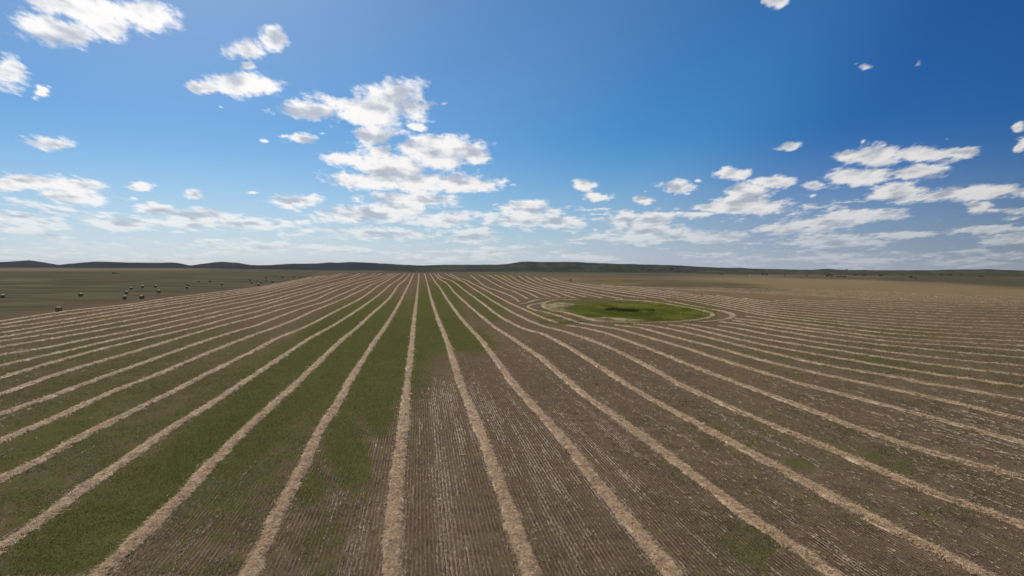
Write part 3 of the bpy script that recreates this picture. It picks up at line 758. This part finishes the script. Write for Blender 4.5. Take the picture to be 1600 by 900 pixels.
def visible(P, pad=30):
    px, py, dz = to_px(np.stack([P[:, 0], P[:, 1], np.zeros(len(P))], 1))
    return (dz > 5) & (px > -pad) & (px < 1600 + pad) & (py < 960)

def build_stubble():
    n = 900000
    d = 31 * (150 / 31.0) ** (RNG.random(n) ** 1.05)                  # denser near the camera
    u = (RNG.random(n) * 2 - 1) * 0.80
    x, y = d * u, d
    s, t = row_st(x, y)
    j = np.round(t / 0.25)
    t = j * 0.25 + RNG.normal(0, 0.028, n) + (fbm(s / 1.5, j * 0.7, 2, 4) - .5) * .05
    x, y = from_st(s, t)
    P = np.stack([x, y], 1)
    keep = visible(P) & off_rows(P)
    P = P[keep]; s = s[keep]; t = t[keep]; j = j[keep]
    g = cover(P[:, 0], P[:, 1])
    patch = fbm(s / 9.0, j * 0.21, 4, 8)
    prob = np.clip(0.55 + 1.4 * (patch - 0.5) + 0.5 * g[2] - 0.8 * g[0], 0.04, 1)
    k = RNG.random(len(P)) < prob
    P = P[k]; s = s[k]; j = j[k]; pale = g[2][k]; patch = patch[k]
    dd = np.hypot(P[:, 0], P[:, 1])
    tone = np.clip(RNG.normal(0.42, 0.24, len(P)) + 0.35 * pale + 0.5 * (patch - .5), 0, 1.2)
    z = height(P[:, 0], P[:, 1])
    sliver_field('stubble', P, z, RNG.uniform(0.05, 0.15, len(P)), 0.07, np.clip(dd * 0.0007, 0.028, 0.1), tone, MAT_STUB,
                 'short cut grain stubble standing in close seed rows', 'stubble')

def build_chaff():
    # cut straw lying flat along the rows, in long pale streaks
    n = 620000
    d = 31 * (170 / 31.0) ** RNG.random(n)
    u = (RNG.random(n) * 2 - 1) * 0.80
    x, y = d * u, d
    s, t = row_st(x, y)
    streak = fbm(s / 22.0, np.round(t / .25) * .31, 4, 61) * 0.65 + fbm(s / 5.0, np.round(t / 0.25) * .9, 3, 67) * 0.35
    P = np.stack([x, y], 1)
    keep = visible(P) & off_rows(P, 0.3)
    P = P[keep]; s = s[keep]; t = t[keep]; streak = streak[keep]
    g = cover(P[:, 0], P[:, 1])
    dq = np.hypot(P[:, 0], P[:, 1])
    prob = np.clip((streak - 0.53 + 0.17 * g[2] - 0.20 * g[0]) * 7, 0.04 * (g[0] < .45), 1) * (1 - smooth(.42, .7, g[0])) * (1 - 0.85 * smooth(55, 120, dq) * (1 - .5 * g[2]))
    k = RNG.random(len(P)) < prob
    s = s[k]; t = t[k]; pale = g[2][k]
    t = np.where(RNG.random(len(t)) < .88, np.round(t / .25) * .25 + RNG.normal(0, .022, len(t)), t)
    n = len(s)
    dd = np.hypot(*from_st(s, t))
    L = RNG.uniform(0.15, 0.55, n) * np.clip(dd / 45, 1, 3); wd = np.clip(dd * 0.00062, 0.022, 0.12) * RNG.uniform(.6, 1.5, n)
    a = RNG.normal(0, 0.13, n)
    ds, dt = np.cos(a) * L / 2, np.sin(a) * L / 2
    V = np.zeros((n, 3, 3))
    for i, (qs, qt) in enumerate(((s - ds, t - dt - wd / 2), (s - ds, t - dt + wd / 2), (s + ds, t + dt))):
        V[:, i, 0], V[:, i, 1] = from_st(qs, qt)
        V[:, i, 2] = height(V[:, i, 0], V[:, i, 1]) + RNG.uniform(0.015, 0.09, n)
    o = make_obj('chaff', V.reshape(-1, 3), np.arange(3 * n).reshape(-1, 3), MAT_CHAFF)
    vcol(o, 'tone', np.repeat(np.clip(RNG.normal(0.5, 0.3, n) + .3 * pale, 0, 1.3), 3))
    tag(o, 'pale cut straw lying in long thin streaks along the stubble rows', 'straw', kind='stuff')

def build_weeds():
    n = 1000000
    d = 31 * (220 / 31.0) ** (RNG.random(n) ** 1.0)
    u = (RNG.random(n) * 2 - 1) * 0.80
    x, y = d * u, d
    s, t = row_st(x, y)
    P = np.stack([x, y], 1)
    clump = fbm(x / 2.3, y / 2.3, 4, 31); big = fbm(s / 26.0, t / 8.0, 3, 33)
    keep = visible(P)
    P = P[keep]; clump = clump[keep]; big = big[keep]
    g = cover(P[:, 0], P[:, 1])[0]
    prob = np.clip(g * 0.75 - .06 + (clump - 0.55) * 1.5 + (big - .5) * 0.9, 0.0, 0.8)
    k = (RNG.random(len(P)) < prob)
    P = P[k]; clump = clump[k]
    k = off_rows(P, 0.5); P = P[k]; clump = clump[k]
    dd = np.hypot(P[:, 0], P[:, 1])
    tone = np.clip(RNG.normal(0.42, 0.24, len(P)) + (clump - .55) * 1.0, 0, 1.1)
    sliver_field('green_regrowth', P, height(P[:, 0], P[:, 1]), RNG.uniform(0.05, 0.16, len(P)) , 0.14, np.clip(dd * 0.0011, 0.05, 0.2), tone, MAT_WEED,
                 'low green weeds and volunteer grain growing through the stubble', 'weeds')

def build_slough():
    n = 260000
    px = RNG.uniform(840, 1120, n); py = RNG.uniform(466, 506, n)
    P = to_ground(px, py)[:, :2]
    g = cover(P[:, 0], P[:, 1])
    k = (RNG.random(n) < (g[4] + (fbm(P[:, 0] / 5, P[:, 1] / 5, 3, 9) - .5) * 1.4 * (g[4] < .9) - g[5] * .9) * 0.8)
    Q = P[k]
    dens = fbm(Q[:, 0] / 6, Q[:, 1] / 12, 4, 3)
    sliver_field('slough_grass', Q, height(Q[:, 0], Q[:, 1]), 0.15 + 0.6 * RNG.random(len(Q)) * dens, 0.2, np.full(len(Q), 0.16),
                 np.clip(RNG.normal(0.45, 0.2, len(Q)) + (dens - .5) * 2.6, 0, 1.3), MAT_SLOUGH,
                 'bright green wet grass filling the oval slough inside the ring windrow', 'grass')
    k = RNG.random(n) < g[6] * 0.9
    Q = P[k]
    sliver_field('reed_bed', Q, height(Q[:, 0], Q[:, 1]), 0.3 + 0.6 * RNG.random(len(Q)), 0.25, np.full(len(Q), 0.2),
                 np.clip(RNG.normal(0.35, 0.25, len(Q)), 0, 1), MAT_REED, 'dark patch of reeds at the centre of the green slough', 'reeds')
build_stubble()
build_chaff()
build_weeds()
build_slough()

# ------------------------------------------------------------------ hills
def make_hill_mat(name, c1, c2, c3):
    m, t, out = new_mat(name)
    g = t.node('ShaderNodeNewGeometry')
    P = g.outputs['Position']
    n1 = t.noise(P, 0.004, 7, 0.6); n2 = t.noise(P, 0.03, 6, 0.65)
    col = t.mix(t.ramp(n1, 0.35, 0.65), c1, c2)
    col = t.mix(t.math('MULTIPLY', t.ramp(n2, 0.55, 0.72), 0.75), col, c3)
    a = attr(t, 'tone')
    col = t.mix(t.math('MULTIPLY', a.outputs['Fac'], t.ramp(n2, 0.3, 0.6, .3, 1.)), col, c3)
    b = t.node('ShaderNodeBump'); b.inputs['Strength'].default_value = 1.0; b.inputs['Distance'].default_value = 10
    t.link(n2, b.inputs['Height'])
    bsdf(t, out, col, 1.0, b.outputs[0], 0.0)
    return m
MAT_HA = make_hill_mat('left_hill_grass', (0.024, 0.028, 0.032), (0.036, 0.037, 0.036), (0.014, 0.017, 0.017))
MAT_HB = make_hill_mat('middle_hill_grass', (0.034, 0.042, 0.030), (0.072, 0.066, 0.046), (0.012, 0.017, 0.010))
MAT_HD = make_hill_mat('right_hill_grass', (0.050, 0.053, 0.032), (0.088, 0.080, 0.050), (0.022, 0.028, 0.012))
SKY_A = [(-260,412),(-150,409),(-60,411),(0,409.5),(20,408.2),(45,406.6),(70,410),(92,414.0),(110,412),(150,408.6),(200,410),(240,410.6),(270,410),(285,412),(297,415.0),(310,413),(345,408.6),(375,411),(392,414),(430,416),(520,417)]
SKY_B = [(330,417),(390,414.6),(422,414.2),(450,412.2),(480,412),(500,411.5),(515,410),(528,410.8),(545,409.3),(575,410.5),(620,413),(660,414.7),(700,413.6),(740,413.7),(790,413.4),(860,415),(960,417)]
SKY_C = [(600,418),(700,416),(760,414.4),(790,412.8),(800,411.2),(815,408.7),(830,408.6),(850,409.3),(900,409.3),(940,411.4),(1000,413),(1060,414.6),(1100,417),(1140,418.5),(1155,418),(1170,419.5),(1230,421),(1300,422.5)]
SKY_D = [(1090,421.5),(1170,420),(1200,420.6),(1240,421.5),(1270,421.6),(1280,420.6),(1293,419.7),(1305,421),(1325,421.6),(1380,422.3),(1450,422.3),(1480,421.5),(1510,420.7),(1530,421),(1540,420.4),(1570,421.6),(1600,422.6),(1700,421),(1800,423),(1900,421.5)]
def build_hills(prof, r_ridge, r_base, mat, label, seed, ravine=1.0, shrub=0.0, ripple=0.0):
    pr = np.array(prof, float)
    px = np.arange(pr[0, 0], pr[-1, 0] + 1, 2.5)
    py = np.interp(px, pr[:, 0], pr[:, 1])
    ker = np.array([1, 2, 3, 2, 1.]); ker /= ker.sum()
    py = np.convolve(np.pad(py, 2, mode='edge'), ker, 'valid') + (fbm(px / 9.0, px * 0, 3, seed) - .5) * .7
    d = ray(px, py)
    hor = np.hypot(d[:, 0], d[:, 1])
    ux, uy, sl = d[:, 0] / hor, d[:, 1] / hor, d[:, 2] / hor
    rr = r_ridge * (1 + 0.16 * (fbm(px / 70.0, px * 0 + 2, 2, seed + 1) - .5))
    zr = CAM_H + sl * rr
    js = np.concatenate([np.linspace(0, 1, 34), 1 + np.linspace(0.02, 0.45, 8)])
    V = np.zeros((len(px), len(js), 3)); tone = np.zeros((len(px), len(js)))
    for j, s in enumerate(js):
        r = r_base + (rr - r_base) * s
        x, y = ux * r, uy * r
        zg = height(x, y)
        if s <= 1:
            rav = 1 - np.abs(fbm(px / 16.0 + s * 1.3 + seed, s * 3.0 + px * 0, 4, seed + 3) * 2 - 1) * 2
            prof_s = s ** 1.5 * (1 - 0.25 * ravine * np.clip(rav, 0, 1) * 4 * s * (1 - s))
            z = zg - 1.0 * (1 - s) + (zr - zg) * prof_s
            tone[:, j] = np.clip(rav * 1.2 - .3, 0, 1) * shrub * smooth(.0, .35, np.array(s))
        else:
            z = zg + (zr - zg) * np.cos(min(1.0, (s - 1) / 0.45) * math.pi / 2)
        V[:, j] = np.stack([x, y, z], 1)
    o = make_obj('hills', V.reshape(-1, 3), grid_faces(len(px), len(js))[:, ::-1], mat, smooth_shade=True)
    vcol(o, 'tone', tone.ravel())
    tag(o, label, 'hills', kind='structure')
    return V
HV_A = build_hills(SKY_A, 5200, 3900, MAT_HA, 'dark blue-grey rounded hills along the left of the horizon', 1, 1.0, .6)
HV_B = build_hills(SKY_B, 4400, 3100, MAT_HA, 'long low grey-green ridge behind the middle of the field', 2, 1.0, .6)
HV_C = build_hills(SKY_C, 3600, 2500, MAT_HB, 'broad flat-topped grassy hill right of the middle', 3, 1.1, .9)
HV_D = build_hills(SKY_D, 3300, 2000, MAT_HD, 'low green rolling hills along the right of the horizon', 4, 1.0, .8)

# ------------------------------------------------------------------ round bales
def bale_parts():
    rng = np.random.default_rng(5)
    R, Wd = 0.9, 1.5
    na, nw = 44, 15
    V = []; tone = []
    for i in range(nw):
        u = -1 + 2 * i / (nw - 1)
        for a in range(na):
            th = 2 * math.pi * a / na
            edge = 0.05 * abs(u) ** 8
            rr = R * (1 - edge) + 0.02 * math.sin(i * 2.4) + rng.normal(0, 0.012)
            y, z = rr * math.cos(th), rr * math.sin(th)
            z = max(z, -R * 0.93)                                   # settled on the ground
            V.append((u * Wd / 2, y, z + R * 0.93)); tone.append(0.55 + rng.normal(0, .18))
    F = []
    for i in range(nw - 1):
        for a in range(na):
            b = (a + 1) % na
            F.append((i * na + a, i * na + b, (i + 1) * na + b, (i + 1) * na + a))
    body = (np.array(V), np.array(F), np.array(tone))
    # spiral end face with concentric ridges
    def end(side):
        V = [(side * (Wd / 2 + 0.02), 0, R * 0.93)]; tone = [0.2]; F = []; nr = 9
        for k in range(1, nr + 1):
            for a in range(na):
                th = 2 * math.pi * a / na
                r = R * 0.95 * (k + a / na * 0.6 * (k < nr)) / (nr + 0.0) if k < nr else R * 0.952
                y, z = r * math.cos(th), r * math.sin(th)
                z = max(z, -R * 0.92)
                V.append((side * (Wd / 2 + (0.03 if k % 2 else -0.01) * (k < nr)), y, z + R * 0.93)); tone.append((0.75 if k % 2 else 0.15) + rng.normal(0, .1))
        tri = [(0, 1 + a, 1 + (a + 1) % na) for a in range(na)]
        for k in range(nr - 1):
            for a in range(na):
                b = (a + 1) % na
                F.append((1 + k * na + a, 1 + k * na + b, 1 + (k + 1) * na + b, 1 + (k + 1) * na + a))
        return np.array(V), [np.array(tri), np.array(F)], np.array(tone)
    return body, end(1), end(-1)
BODY, END1, END2 = bale_parts()
# pixel of each bale's foot, then what tells it apart
BALES = [
 (92,487,.1,'round hay bale nearest the camera, just above the outermost left windrow'),
 (4,465.5,.9,'round hay bale cut by the left edge of the view'),
 (126,463,1.2,'lone round hay bale in the green pasture, between the nearest bale and the pair'),
 (195,467.5,.4,'left one of the two round hay bales lying level above the windrows'),
 (221.5,467,-.3,'right one of the two round hay bales lying level above the windrows'),
 (197.5,459.5,.9,'dim round hay bale directly behind the left one of the level pair'),
 (248,457.5,1.0,'round hay bale just below the back row of three'),
 (205,452.5,.7,'leftmost round hay bale of the back row of three'),
 (223,449.8,.2,'middle and smallest round hay bale of the back row of three'),
 (243,449.2,.8,'rightmost round hay bale of the back row of three'),
 (292,451,.5,'nearer of two round hay bales one behind the other left of the hills\' gap'),
 (293,447,1.1,'farther of two round hay bales one behind the other left of the hills\' gap'),
 (311,440.6,.6,'left one of two tiny hay bales level in the far pasture'),
 (328,440.4,1.4,'right one of two tiny hay bales level in the far pasture'),
 (347,445.3,.3,'small lone hay bale between the two level tiny ones and the far group'),
 (393,442.6,.5,'nearer bale of the tight far pair where the pasture narrows'),
 (391.3,438.6,1.0,'farther bale of the tight far pair where the pasture narrows'),
 (403.8,446.2,.2,'tiny hay bale touching the end of the left windrows'),
 (407.5,442.4,.8,'tiny hay bale just behind the one touching the windrows'),
 (415.8,438.6,.3,'nearer of two tiny bales stacked in line beyond the windrow ends'),
 (415.4,434.4,.9,'farther of two tiny bales stacked in line beyond the windrow ends'),
 (426,441.4,1.2,'tiny hay bale alone right of the two in line'),
 (429.5,431.9,.4,'far tiny bale, leftmost of the last far row'),
 (442,433.2,.5,'far tiny bale, second from the left of the last far row'),
 (459,433.2,.8,'far tiny bale, third from the left of the last far row'),
 (468.5,434,.2,'far tiny bale, fourth from the left of the last far row'),
 (488.5,434.6,.7,'far tiny bale at the right end of the last far row'),
 (534,429.3,.6,'farthest dark bale at the top of the windrows, left of the middle'),
 (891.5,438.6,.9,'lone dark bale far back, behind the left of the slough')]
bale_src = None
for (bx, by, rz, label) in BALES:
    g = to_ground([bx], [by])[0]
    if bale_src is None:
        root = bpy.data.objects.new('round_bale', None); COL.objects.link(root)
        b = make_obj('bale_body', BODY[0], BODY[1], MAT_BALE, root, True); vcol(b, 'tone', BODY[2])
        for e in (END1, END2):
            q = make_obj('bale_end', e[0], e[1], MAT_BALE_END, root); vcol(q, 'tone', e[2])
        bale_src = root
    else:
        root = bale_src.copy(); COL.objects.link(root)
        for ch in bale_src.children:
            c = ch.copy(); COL.objects.link(c); c.parent = root
    root.location = (g[0], g[1], g[2] - 0.03)
    root.rotation_euler = (0, 0, rz)
    tag(root, label, 'hay bale', 'round hay bales in the pasture')

# ------------------------------------------------------------------ shrubs and trees
def shrub_mesh(seed, w_, h_, nleaf=420, lobes=7):
    rng = np.random.default_rng(seed)
    V, F, T = [], [], []
    cs = [(rng.uniform(-.38, .38) * w_, rng.uniform(-.3, .3) * w_, rng.uniform(.4, .78) * h_, rng.uniform(.16, .3)) for _ in range(lobes)]
    for i in range(nleaf):
        cx, cy, cz, cr = cs[rng.integers(lobes)]
        d = rng.normal(size=3); d /= np.linalg.norm(d)
        rr = rng.random() ** .4
        p = np.array([cx + d[0] * rr * cr * w_, cy + d[1] * rr * cr * w_, max(.08 * h_, cz + d[2] * rr * cr * h_ * 1.1)])
        s = rng.uniform(.03, .075) * (w_ + h_) / 2
        a = rng.normal(size=3); a /= np.linalg.norm(a); b = np.cross(a, rng.normal(size=3)); b /= np.linalg.norm(b)
        k = len(V)
        V += [p - a * s, p + b * s * .7, p + a * s, p - b * s * .7]; F.append((k, k + 1, k + 2, k + 3))
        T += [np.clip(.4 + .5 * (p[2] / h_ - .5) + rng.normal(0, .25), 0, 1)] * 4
    crown = (np.array(V), np.array(F), np.array(T))
    V, F = [], []
    for q in range(4):                                              # four stems from one root
        top = np.array(cs[q][:3]); r0 = .018 * h_ + .05
        segs = 5; base = np.array([rng.uniform(-.06, .06) * w_, rng.uniform(-.06, .06) * w_, -.3])
        k0 = len(V)
        for s_ in range(segs):
            f = s_ / (segs - 1); c = base + (top - base) * f + np.array([0, 0, .1 * h_ * math.sin(f * math.pi)]); r = r0 * (1 - .7 * f)
            for a in range(6):
                V.append((c[0] + r * math.cos(a * math.pi / 3), c[1] + r * math.sin(a * math.pi / 3), c[2]))
        for s_ in range(segs - 1):
            for a in range(6):
                b = (a + 1) % 6
                F.append((k0 + s_ * 6 + a, k0 + s_ * 6 + b, k0 + (s_ + 1) * 6 + b, k0 + (s_ + 1) * 6 + a))
    return crown, (np.array(V), np.array(F), np.full(len(V), .5))

SHRUBS = [  # pixel centre x, foot y, width px, height px, label
 (177.5,428.2,5,2.6,'dark bush alone on the far left pasture below the hills'),
 (182,428.3,2.5,1.4,'low dark bush at the right foot of the lone far left one'),
 (1192,430.2,5,2.8,'dark round bush just right of the small white shed'),
 (1198,430.2,4,2.4,'bush touching the round one near the white shed, on its right'),
 (1226,431,3,1.6,'small dark bush far right of the white shed, first along the field edge'),
 (1261,432,3.5,2,'small dark bush between the shed and the long dark thickets'),
 (1292,432.4,9,2.8,'darkest wide thicket on the right horizon, left of its twin'),
 (1300,432.6,6,2,'low bush joining the right end of the darkest thicket'),
 (1312,433.2,9,2.4,'second wide dark thicket, right of the darkest one'),
 (1320,433.2,5,1.8,'low bush at the right end of the second wide thicket'),
 (1322.5,423,4,2.2,'tree standing alone on the right skyline by the small knoll'),
 (1339,430.8,9,1.8,'flat olive thicket, left of a row of three on the right slopes'),
 (1350,431.2,8,1.6,'flat olive thicket, middle of a row of three on the right slopes'),
 (1376,431.8,7,2,'flat reddish thicket, right of a row of three on the right slopes'),
 (1422,435,5.5,2.8,'dark round bush just above the tan field edge on the right'),
 (1430.5,435.6,3.5,1.6,'small bush right beside the dark round one above the tan edge'),
 (1472,430.6,6,1.6,'left one of two dark bushes high on the right slope'),
 (1485,431.2,6,1.9,'right one of two dark bushes high on the right slope'),
 (1532,433,8,1.8,'wide low dark bush nearest the right edge of the view'),
 (1127,429.4,7,1.8,'reddish dark thicket at the foot of the flat-topped hill'),
 (646,425.4,9,1.5,'low dark shelter trees at the end of the middle windrows, left half'),
 (657,425.5,8,1.4,'low dark shelter trees at the end of the middle windrows, right half'),
 (731,422.6,5,1.6,'dark shrub at the base of the ridge right of the middle'),
 (1003,422.5,8,2.4,'left dark scrub clump on the front of the flat-topped hill'),
 (1016,423.2,9,2.6,'second dark scrub clump from the left on the flat-topped hill'),
 (1031,423.6,8,2.8,'third dark scrub clump from the left on the flat-topped hill'),
 (1049,422.6,9,3,'greenest scrub clump on the right flank of the flat-topped hill'),
 (1062,424.6,7,2,'rightmost scrub clump on the flank of the flat-topped hill')]
_all_h = [HV_A, HV_B, HV_C, HV_D]
def hit_far(px, py):
    """first of hills or ground met by the ray through a pixel"""
    d = ray([px], [py])[0]; h = math.hypot(d[0], d[1]); a = math.atan2(d[0], d[1]); sl = d[2] / h
    best = None
    rs = np.geomspace(300, 7000, 2500)
    zg = height(np.sin(a) * rs, np.cos(a) * rs)
    for V in _all_h:
        A = np.arctan2(V[:, 0, 0], V[:, 0, 1])
        if not (A[0] < a < A[-1]): continue
        i = np.searchsorted(A, a) - 1
        rr = np.hypot(V[i, :, 0], V[i, :, 1])
        zz = np.interp(rs, rr, V[i, :, 2], left=-99, right=-99)
        zg = np.maximum(zg, zz)
    under = np.where(zg >= CAM_H + sl * rs)[0]
    k = under[0] if len(under) else len(rs) // 2
    return np.array([math.sin(a) * rs[k], math.cos(a) * rs[k], zg[k]]), rs[k]
for i, (sx_, sy_, wp, hp, label) in enumerate(SHRUBS):
    p, r = hit_far(sx_, sy_)
    w_, h_ = wp * r / FOC, max(hp * r / FOC * 1.1, 2.0)
    crown, trunk = shrub_mesh(50 + i, w_, h_)
    root = bpy.data.objects.new('shrub' if 'tree' not in label else 'tree', None); COL.objects.link(root)
    root.location = tuple(p); root.rotation_euler = (0, 0, i * 0.03)
    c = make_obj('crown', *crown[:2], MAT_LEAF, root); vcol(c, 'tone', crown[2])
    k = make_obj('trunk', *trunk[:2], MAT_BARK, root); vcol(k, 'tone', trunk[2])
    tag(root, label, 'tree' if 'tree' in label else 'shrub')

# ------------------------------------------------------------------ small white shed and hilltop mast
def plain(name, col, rough=0.6):
    m, t, out = new_mat(name)
    g = t.node('ShaderNodeNewGeometry')
    n = t.noise(g.outputs['Position'], 2.0, 4, 0.6)
    bsdf(t, out, t.mix(n, tuple(c * .88 for c in col), col), rough)
    return m
MAT_WHITE = plain('white_paint', (0.80, 0.79, 0.75)); MAT_ROOF = plain('grey_roof', (0.42, 0.42, 0.42)); MAT_STEEL = plain('grey_steel', (0.16, 0.17, 0.18))
MAT_DOOR = plain('dark_door', (0.12, 0.11, 0.10))
def box(x0, x1, y0, y1, z0, z1):
    V = np.array([(x, y, z) for x in (x0, x1) for y in (y0, y1) for z in (z0, z1)], float)
    F = np.array([(0, 1, 3, 2), (4, 6, 7, 5), (0, 4, 5, 1), (2, 3, 7, 6), (0, 2, 6, 4), (1, 5, 7, 3)])
    return V, F
p, r = hit_far(1173.3, 431.6)
root = bpy.data.objects.new('shed', None); COL.objects.link(root); root.location = tuple(p); root.rotation_euler = (0, 0, .25)
V, F = box(-2.2, 2.2, -1.6, 1.6, -.3, 2.2)
make_obj('wall', V, F, MAT_WHITE, root)
Vr = np.array([(-2.4, -1.85, 2.17), (2.4, -1.85, 2.17), (2.4, 1.85, 2.17), (-2.4, 1.85, 2.17), (-2.4, 0, 3.2), (2.4, 0, 3.2)])
make_obj('roof', Vr, [np.array([(0, 1, 5, 4), (2, 3, 4, 5), (0, 3, 2, 1)]), np.array([(0, 4, 3), (1, 2, 5)])], MAT_WHITE, root)
V, F = box(-.5, .5, -1.66, -1.603, -.1, 1.9)
make_obj('door', V, F, MAT_DOOR, root)
tag(root, 'tiny white shed at the far edge of the field, right of the flat-topped hill', 'shed')
p, r = hit_far(44.5, 407.9)
root = bpy.data.objects.new('mast', None); COL.objects.link(root); root.location = tuple(p)
for (sx_, sy_) in ((-1, -1), (1, -1), (1, 1), (-1, 1)):
    V, F = box(-.14, .14, -.14, .14, 0, 12)
    V[:, 0] += sx_ * (1.1 - V[:, 2] / 12 * .9); V[:, 1] += sy_ * (1.1 - V[:, 2] / 12 * .9)
    make_obj('leg', V, F, MAT_STEEL, root)
for k in range(4):
    h0 = 2 + k * 2.6; q = 1.1 - h0 / 12 * .9
    V, F = box(-q, q, -q, q, h0, h0 + .18)
    make_obj('crossbar', V, F, MAT_STEEL, root)
V, F = box(-.5, .5, -.5, .5, 12, 13.4)
make_obj('antenna', V, F, MAT_STEEL, root)
tag(root, 'thin grey mast on top of the leftmost hill', 'mast')

# ------------------------------------------------------------------ air
def build_haze():
    V, F = box(-15800, 15800, -15800, 15800, -42, 90)
    m = bpy.data.materials.new('air'); m.use_nodes = True
    m.node_tree.nodes.clear(); t = NT(m.node_tree)
    out = t.node('ShaderNodeOutputMaterial')
    v = t.node('ShaderNodeVolumePrincipled')
    v.inputs['Color'].default_value = (0.80, 0.88, 1.0, 1)
    v.inputs['Density'].default_value = 0.000022
    v.inputs['Anisotropy'].default_value = 0.0
    t.link(v.outputs[0], out.inputs['Volume'])
    o = make_obj('haze', V, F, m)
    tag(o, 'thin pale haze over the distant fields and hills', 'haze', kind='stuff')
build_haze()
